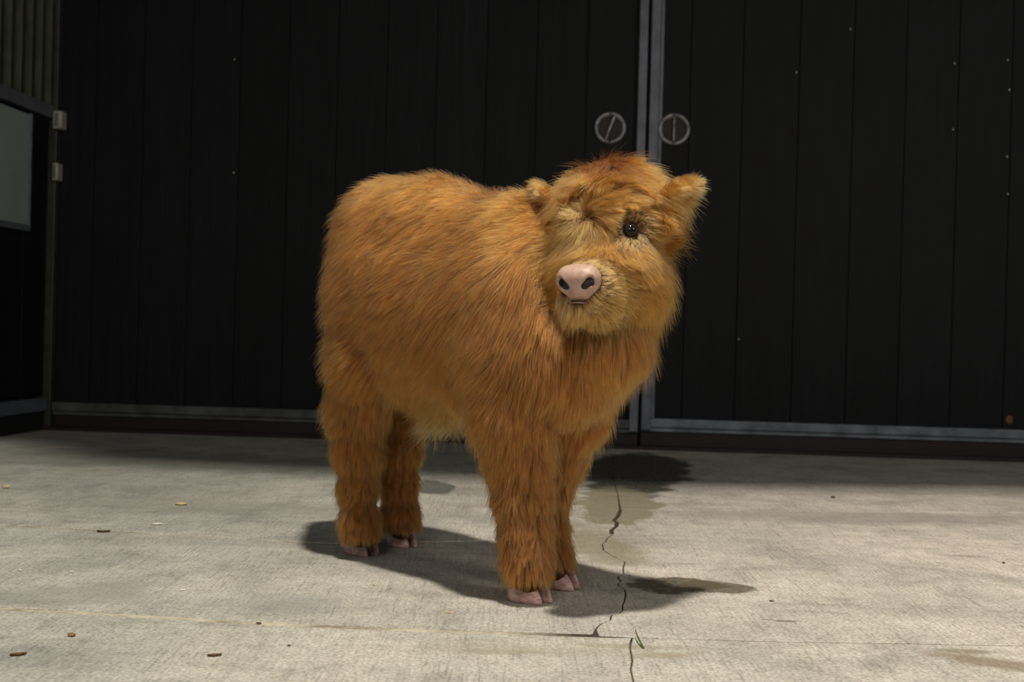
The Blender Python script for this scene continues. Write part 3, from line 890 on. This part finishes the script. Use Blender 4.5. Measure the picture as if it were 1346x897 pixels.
def region_len(P):
    cu = P @ u_ - cu_; z = P[:, 2]; hm = head_mask(P)
    L = np.full(len(P), 0.027, np.float32)
    L = L * (1 + 0.25 * sst(cu, 0.12, 0.3) * sst(z, 0.36, 0.50))
    L = L * (0.58 + 0.42 * sst(z, 0.10, 0.40))
    n, l, t = headc(P)
    Lh_ = 0.026 - 0.014 * sst(n, 0.02, 0.085)
    Lh_ = Lh_ + 0.012 * (1 - sst(n, -0.075, -0.03))
    Lh_ = Lh_ + 0.006 * (1 - sst(t, -0.09, -0.05))
    for e in (eL,):
        d = np.linalg.norm(P - e, axis=1); Lh_ = Lh_ * (0.20 + 0.80 * sst(d, 0.014, 0.052))
    d = np.linalg.norm(P - eR, axis=1); Lh_ = Lh_ * (1.25 - 0.25 * sst(d, 0.010, 0.035))
    bt = 1 - sst(np.linalg.norm(P - tuft, axis=1), 0.035, 0.085)
    L = L * (1 + 1.5 * bt)
    return L * (1 - hm) + Lh_ * hm
def base_color(P, Nn):
    """linear albedo per root: real coat colour differences"""
    cu = P @ u_ - cu_; cl = P @ l_ - cl_; z = P[:, 2]; hm = head_mask(P)
    org = np.array([0.285, 0.080, 0.011], np.float32); lt = np.array([0.315, 0.112, 0.027], np.float32)
    gold = np.array([0.36, 0.145, 0.026], np.float32); pale = np.array([0.58, 0.34, 0.13], np.float32); red = np.array([0.20, 0.045, 0.006], np.float32)
    nz = vnoise(P, 5, 1.7)[:, 0] * .5 + vnoise(P, 17, 5.1)[:, 0] * .5
    a = np.clip(0.42 + 0.6 * nz, 0, 1)[:, None]
    c = org * (1 - a) + lt * a
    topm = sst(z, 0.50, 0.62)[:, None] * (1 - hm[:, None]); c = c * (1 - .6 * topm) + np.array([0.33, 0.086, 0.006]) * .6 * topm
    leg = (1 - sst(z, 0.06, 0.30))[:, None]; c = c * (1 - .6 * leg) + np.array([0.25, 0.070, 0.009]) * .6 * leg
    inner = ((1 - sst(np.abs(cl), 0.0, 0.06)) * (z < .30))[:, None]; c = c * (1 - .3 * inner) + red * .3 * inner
    n, l, t = headc(P)
    hc = gold * (1 - .25 * a) + org * .25 * a
    ptop = (1 - sst(n, -0.10, -0.045))[:, None]; hc = hc * (1 - .35 * ptop) + org * 1.1 * .35 * ptop
    mz = sst(n, 0.06, 0.10)[:, None]; hc = hc * (1 - .28 * mz) + pale * .28 * mz
    wd = (1 - sst(np.linalg.norm(P - whirl, axis=1), 0.006, 0.042))[:, None]; hc = hc * (1 - .42 * wd) + pale * .42 * wd
    c = c * (1 - hm[:, None]) + hc * hm[:, None]
    # pale belly under the flank
    bel = (1 - sst(np.linalg.norm(P - tuft, axis=1), 0.045, 0.080))[:, None]
    c = c * (1 - .75 * bel) + pale * .75 * bel
    return c.astype(np.float32)
def make_fur(name, P, Nn, Fd, Lr, col, lift, parent, rad=0.00031, clumps=11000, clump_amt=0.58, gravity=0.30, npt=6, label=None):
    n = len(P)
    # guide clumps
    ci = rng.choice(n, min(clumps, n // 4), replace=False)
    kd = kdtree.KDTree(len(ci))
    for k, i in enumerate(ci): kd.insert(P[i].tolist(), k)
    kd.balance()
    own = np.fromiter((ci[kd.find(p)[1]] for p in (P + vnoise(P, 180, 4) * .0022).tolist()), np.int64, n)
    big = rng.choice(n, max(10, len(ci) // 9), replace=False)
    kb = kdtree.KDTree(len(big))
    for k, i in enumerate(big): kb.insert(P[i].tolist(), k)
    kb.balance()
    ownb = np.fromiter((big[kb.find(p)[1]] for p in (P + vnoise(P, 90, 9) * .006).tolist()), np.int64, n)
    L = Lr * (0.62 + 0.62 * rng.random(n).astype(np.float32)); stray = rng.random(n) < .10; L = L * np.where(stray, 1.30, 1.0); lift = lift + 0.45 * stray
    rj = rng.normal(0, 1, (n, 3)).astype(np.float32)
    def path(i, t, L_, jit):
        d = Nn[i] * lift[i][:, None] + Fd[i] * 0.85 + jit
        d = nrm(d)
        return P[i] + d * (L_ * t)[:, None] + Fd[i] * (0.42 * L_ * t * t)[:, None] - z_ * (gravity * L_ * t * t)[:, None]
    T = np.linspace(0, 1, npt); out = np.empty((n, npt, 3), np.float32); al = np.arange(n)
    zero = np.zeros((n, 3), np.float32)
    cl_len = (Lr * (0.9 + 0.35 * (vnoise(P, 40, 2.2)[:, 0])))
    for k, t in enumerate(T):
        tt = np.full(n, t, np.float32)
        p = path(al, tt, L, rj * 0.17)
        pc = path(own, tt, np.minimum(L, L * 0 + cl_len[own]), zero)
        pb = path(ownb, tt, cl_len[ownb], zero)
        w = (clump_amt * t ** 1.3 * np.where(stray, .15, 1.0))[:, None]; wb = 0.12 * t ** 1.8
        p = p * (1 - w) + pc * w; p = p * (1 - wb) + pb * wb
        p = p + vnoise(P + rj * 0.0006 + t * 0.012, 110, 3.0) * (0.0030 * t)
        out[:, k] = p
    out[:, 0] = P - Nn * 0.002
    out[..., 2] = np.maximum(out[..., 2], 0.004)
    hc = bpy.data.hair_curves.new(name)
    hc.add_curves([npt] * n)
    hc.points.foreach_set('position', out.reshape(-1))
    prof = np.array([1.0, .95, .85, .68, .45, .12][:npt] if npt == 6 else np.linspace(1, .15, npt), np.float32)
    R_ = (rad * (0.75 + 0.5 * rng.random((n, 1))) * prof[None, :]).astype(np.float32)
    hc.points.foreach_set('radius', R_.reshape(-1))
    vr = (1 + 0.32 * rng.normal(0, 1, (n, 1))).clip(.5, 1.6)
    vc = (1 + 0.30 * rng.normal(0, 1, (n, 1)))[own].clip(.55, 1.5)
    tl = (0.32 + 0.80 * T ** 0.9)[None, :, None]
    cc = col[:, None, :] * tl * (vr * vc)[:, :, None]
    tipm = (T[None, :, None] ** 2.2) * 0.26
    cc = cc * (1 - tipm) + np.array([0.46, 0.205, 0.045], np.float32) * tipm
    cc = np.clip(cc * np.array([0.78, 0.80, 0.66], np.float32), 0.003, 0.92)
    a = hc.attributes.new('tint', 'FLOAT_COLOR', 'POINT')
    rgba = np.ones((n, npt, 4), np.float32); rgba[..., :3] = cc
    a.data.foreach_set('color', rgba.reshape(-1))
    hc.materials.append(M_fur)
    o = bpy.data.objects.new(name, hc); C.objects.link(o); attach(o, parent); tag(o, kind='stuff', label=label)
    return o
if FUR:
    camp = np.array([0, 0, CAMH], np.float32)
    def wf(P):
        g = gradient(P); v = nrm(camp - P); f = np.sum(g * v, 1)
        w = 0.30 + 0.70 * sst(f, -0.35, 0.1)
        return w * (1 + 0.5 * head_mask(P))
    NF = 520000
    P = sample_mesh(V, Q, NF, wf)
    Nn = gradient(P)
    # keep clear: nose pad, eye openings, hooves
    dn = field(P, npr)
    n_, l__, t_ = headc(P)
    keep = (dn > -0.0022) & (P[:, 2] > 0.046)
    for s_ in (1, -1): keep &= np.linalg.norm(P - W(G(-0.010, s_ * 0.0195, -0.001)), axis=1) > 0.0165
    for e, od in ((eL, W(odL)),):
        q = P - e; ax_ = q @ od; rr = np.linalg.norm(q - ax_[:, None] * od, axis=1)
        keep &= ~((np.linalg.norm(q, axis=1) < 0.034) & (ax_ > -0.004) & (rr < 0.0096))
    P, Nn = P[keep], Nn[keep]
    Fd = flow(P, Nn); Lr = region_len(P); col = base_color(P, Nn)
    hm = head_mask(P)
    lift = 0.62 + 0.25 * sst(P[:, 2], .55, .66) * (1 - hm); n_, l__, t_ = headc(P)
    wq = 1 - sst(np.linalg.norm(P - whirl, axis=1), 0.004, 0.022)
    lift = lift * (1 - hm) + (0.9 * wq + 0.50 + 0.55 * (1 - sst(n_, -0.09, -0.04)) - 0.15 * sst(n_, .03, .08)) * hm
    # the hair near the open eye lies away from it
    q = P - eL; de = np.linalg.norm(q, axis=1); aw = (1 - sst(de, 0.018, 0.040))[:, None]
    away = q - Nn * np.sum(q * Nn, 1, keepdims=True); Fd = nrm(Fd * (1 - aw) + nrm(away) * aw); lift = lift * (1 - .65 * aw[:, 0])
    ey_ = (1 - sst(np.linalg.norm(P - eL, axis=1), 0.020, 0.038))[:, None]; col = (col * (1 - .6 * ey_) + np.array([.62, .37, .16], np.float32) * .6 * ey_).astype(np.float32)
    nz_ = (1 - sst(field(P, npr), 0.002, 0.014)); lift = lift + .55 * nz_; Lr = Lr * (1 - .25 * nz_); col = (col * (1 - .35 * nz_[:, None]) + np.array([.60, .38, .18], np.float32) * .35 * nz_[:, None]).astype(np.float32)
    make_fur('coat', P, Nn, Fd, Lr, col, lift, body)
    # ears
    for ear, ax, fa, si, seed in ((earL, eaxL, efaL, esiL, 1), (earR, eaxR, efaR, esiR, 2)):
        me = ear.data; Ve = np.array([v.co for v in me.vertices], np.float32); Qe = np.array([list(p.vertices) for p in me.polygons])
        Pe = sample_mesh(Ve, Qe, 15000, lambda p: np.ones(len(p)))
        kd = kdtree.KDTree(len(me.polygons))
        for i, p in enumerate(me.polygons): kd.insert(p.center, i)
        kd.balance(); ii = [kd.find(p.tolist())[1] for p in Pe]
        pn_ = np.array([p.normal for p in me.polygons], np.float32); Ne = pn_[ii]
        axn_, sin_ = W(ax), W(si); rel = (Pe - Ve.mean(0)) @ sin_
        tt_ = ((Pe - Ve.mean(0)) @ axn_)
        Fe = nrm(axn_ * 0.75 + sin_ * (rel / 0.02)[:, None] * 0.75 - z_ * 0.35 + vnoise(Pe, 40) * .35)
        inner = (Ne @ W(fa)) > 0.2
        Le = np.where(inner, 0.016, 0.012) + 0.016 * (np.abs(rel) / 0.03) ** 2 * (rel * np.sign(sin_[2]) < 0) + 0.004
        ce = np.where(inner[:, None], np.array([0.44, 0.21, 0.065]), np.array([0.36, 0.14, 0.025])).astype(np.float32)
        make_fur('ear_hair', Pe, Ne, Fe, Le.astype(np.float32), ce, np.full(len(Pe), 0.35, np.float32), ear, clumps=900, clump_amt=.5, gravity=.35)

    # tail
    Pt = sample_mesh(Vt, Qt, 22000, lambda p: np.ones(len(p))); Nt_ = gradient(Pt, tpr)
    Ft = -z_ * 1.0 - u_ * .1 + vnoise(Pt, 20) * .45 + vnoise(Pt, 50, 4.) * .5
    Ft = nrm(Ft - Nt_ * np.sum(Ft * Nt_, 1, keepdims=True))
    make_fur('tail_hair', Pt, Nt_, Ft, np.full(len(Pt), 0.030, np.float32), base_color(Pt, Nt_), np.full(len(Pt), .6, np.float32), tail, clumps=500, clump_amt=.6)

# ------------------------------------------------------------------ litter on the concrete
M_leaf = simple('dry_leaf_brown', (0.22, 0.12, 0.045), 0.8, var=.4, scale=120)
M_chip = simple('pale_wood', (0.55, 0.43, 0.22), 0.8, var=.25, scale=120)
M_crumb = simple('white_crumb', (0.62, 0.60, 0.52), 0.8, var=.15, scale=120)
M_soil = simple('dark_soil_crumb', (0.07, 0.045, 0.028), 0.9, var=.4, scale=120)
M_grass = simple('green_grass', (0.10, 0.20, 0.03), 0.5, var=.3, scale=80)
def lump(name, x, y, w, mat, label, cat, flat=.5, stretch=1.0, rz=0.0):
    p = gnd(x, y); r = random.Random(int(x * 7 + y)); bm = bmesh.new()
    bmesh.ops.create_icosphere(bm, subdivisions=2, radius=w / 2)
    for v in bm.verts:
        v.co *= 1 + r.uniform(-.22, .22); v.co.x *= stretch; v.co.z *= flat
    zmin = min(v.co.z for v in bm.verts)
    for v in bm.verts: v.co.z -= zmin
    o = mesh_obj(name, from_bm(name, bm), mat); o.location = (p.x, p.y, 0); o.rotation_euler = (0, 0, rz); tag(o, label, cat); return o
def leaf(x, y, L, rz, label, curl=.25):
    p = gnd(x, y); bm = bmesh.new(); n = 7; rows = []
    for i in range(n + 1):
        t = i / n; w = L * .26 * math.sin(math.pi * min(1, t * .95 + .03)) ** .8 * (1 + .25 * math.sin(i * 2.3))
        rows.append([bm.verts.new((L * (t - .5), w * s_, .0012 + L * curl * (abs(s_) ** 2 * .5 + (t - .5) ** 2 * .6))) for s_ in (-1, -.5, 0, .5, 1)])
    for a, b in zip(rows[:-1], rows[1:]):
        for j in range(4): bm.faces.new((a[j], a[j + 1], b[j + 1], b[j]))
    bmesh.ops.solidify(bm, geom=bm.faces[:], thickness=.0006)
    zmin = min(v.co.z for v in bm.verts)
    for v in bm.verts: v.co.z -= zmin
    o = mesh_obj('dry_leaf', from_bm('dry_leaf', bm), M_leaf); o.location = (p.x, p.y, 0); o.rotation_euler = (0, 0, rz); tag(o, label, 'leaf'); return o
leaf(136, 700, .026, .2, 'small curled brown leaf lying on the farther pale slab joint on the left')
leaf(24, 862, .020, .5, 'curled brown leaf on the front slab nearest the left edge of the photo')
leaf(282, 863, .018, .35, 'thin dry leaf on the front slab, midway between left edge and calf')
lump('bark_chip', 94, 837, .010, M_leaf, 'brown bark chip just in front of the cream slab joint on the left', 'chip', .5, 1.2)
lump('wood_chip', 8, 642, .016, M_chip, 'pale wood chip at the far left edge, nearest the door shade', 'chip', .5, 1.2)
lump('wood_chip', 238, 664, .018, M_chip, 'pale wood chip on the concrete left of the calf, in front of the shade', 'chip', .35, 1.5)
lump('wood_chip', 206, 690, .013, M_crumb, 'tiny whitish chip just behind the farther slab joint on the left', 'chip', .3, 1.8)
lump('crumb', 27, 751, .006, M_crumb, 'white crumb on the middle left slab, nearest the left edge', 'crumb', .5)
lump('crumb', 94, 753, .006, M_crumb, 'white crumb on the middle left slab, second from the left edge', 'crumb', .5, 1.4)
lump('crumb', 240, 776, .007, M_crumb, 'flat whitish flake on the middle left slab behind the cream joint', 'crumb', .2, 1.9)
lump('crumb', 492, 770, .0055, M_chip, 'pale yellow crumb on the concrete in front of the near hind hoof', 'crumb', .6)
lump('soil_crumb', 340, 821, .006, M_soil, 'dark brown crumb lying in the cream slab joint', 'crumb', .5, 1.3)
lump('soil_crumb', 380, 850, .004, M_soil, 'tiny dark speck on the front slab, below the cream joint left of the calf', 'crumb', .6)
lump('soil_crumb', 1095, 655, .012, M_soil, 'dark crumb on the far right slab by the edge of the shade', 'crumb', .5)
lump('soil_crumb', 1319, 741, .0055, M_soil, 'dark crumb on the right slab near the right edge of the photo', 'crumb', .6)
lump('soil_crumb', 1014, 791, .005, M_soil, 'dark crumb just in front of the tip of the wet stain', 'crumb', .4, 1.6)
lump('crumb', 1323, 788, .005, M_crumb, 'white crumb on the right slab near the right edge, nearer the camera', 'crumb', .5)
lump('crumb', 1232, 744, .005, M_crumb, 'white crumb in the middle of the right slab', 'crumb', .5)
lump('straw_bit', 592, 806, .006, M_chip, 'short brown straw bit in front of the calf shadow', 'straw', .25, 2.6, .3)
# grass blade growing out of the joint corner
p0, p1 = gnd(846, 853), gnd(838, 840)
bm = bmesh.new(); n = 8; prev = None
top = px(835, 828, (p1 - Vector((0, 0, CAMH))).dot(fwd) + .005)
for i in range(n + 1):
    t = i / n; p = p0.lerp(top, t) + Vector((-.002 * math.sin(math.pi * t), 0, .002 * math.sin(math.pi * t))); w = .0016 * (1 - t) ** .5 + .0001
    q = [bm.verts.new(p + Vector(d)) for d in ((-w, 0, 0.0003), (0, -w * .4, 0), (w, 0, 0.0003))]
    if prev:
        for j in range(2): bm.faces.new((prev[j], prev[j + 1], q[j + 1], q[j]))
    prev = q
bmesh.ops.solidify(bm, geom=bm.faces[:], thickness=.0004)
tag(mesh_obj('grass_blade', from_bm('grass_blade', bm), M_grass), 'thin green grass blade where the crack meets the front slab joint', 'grass')
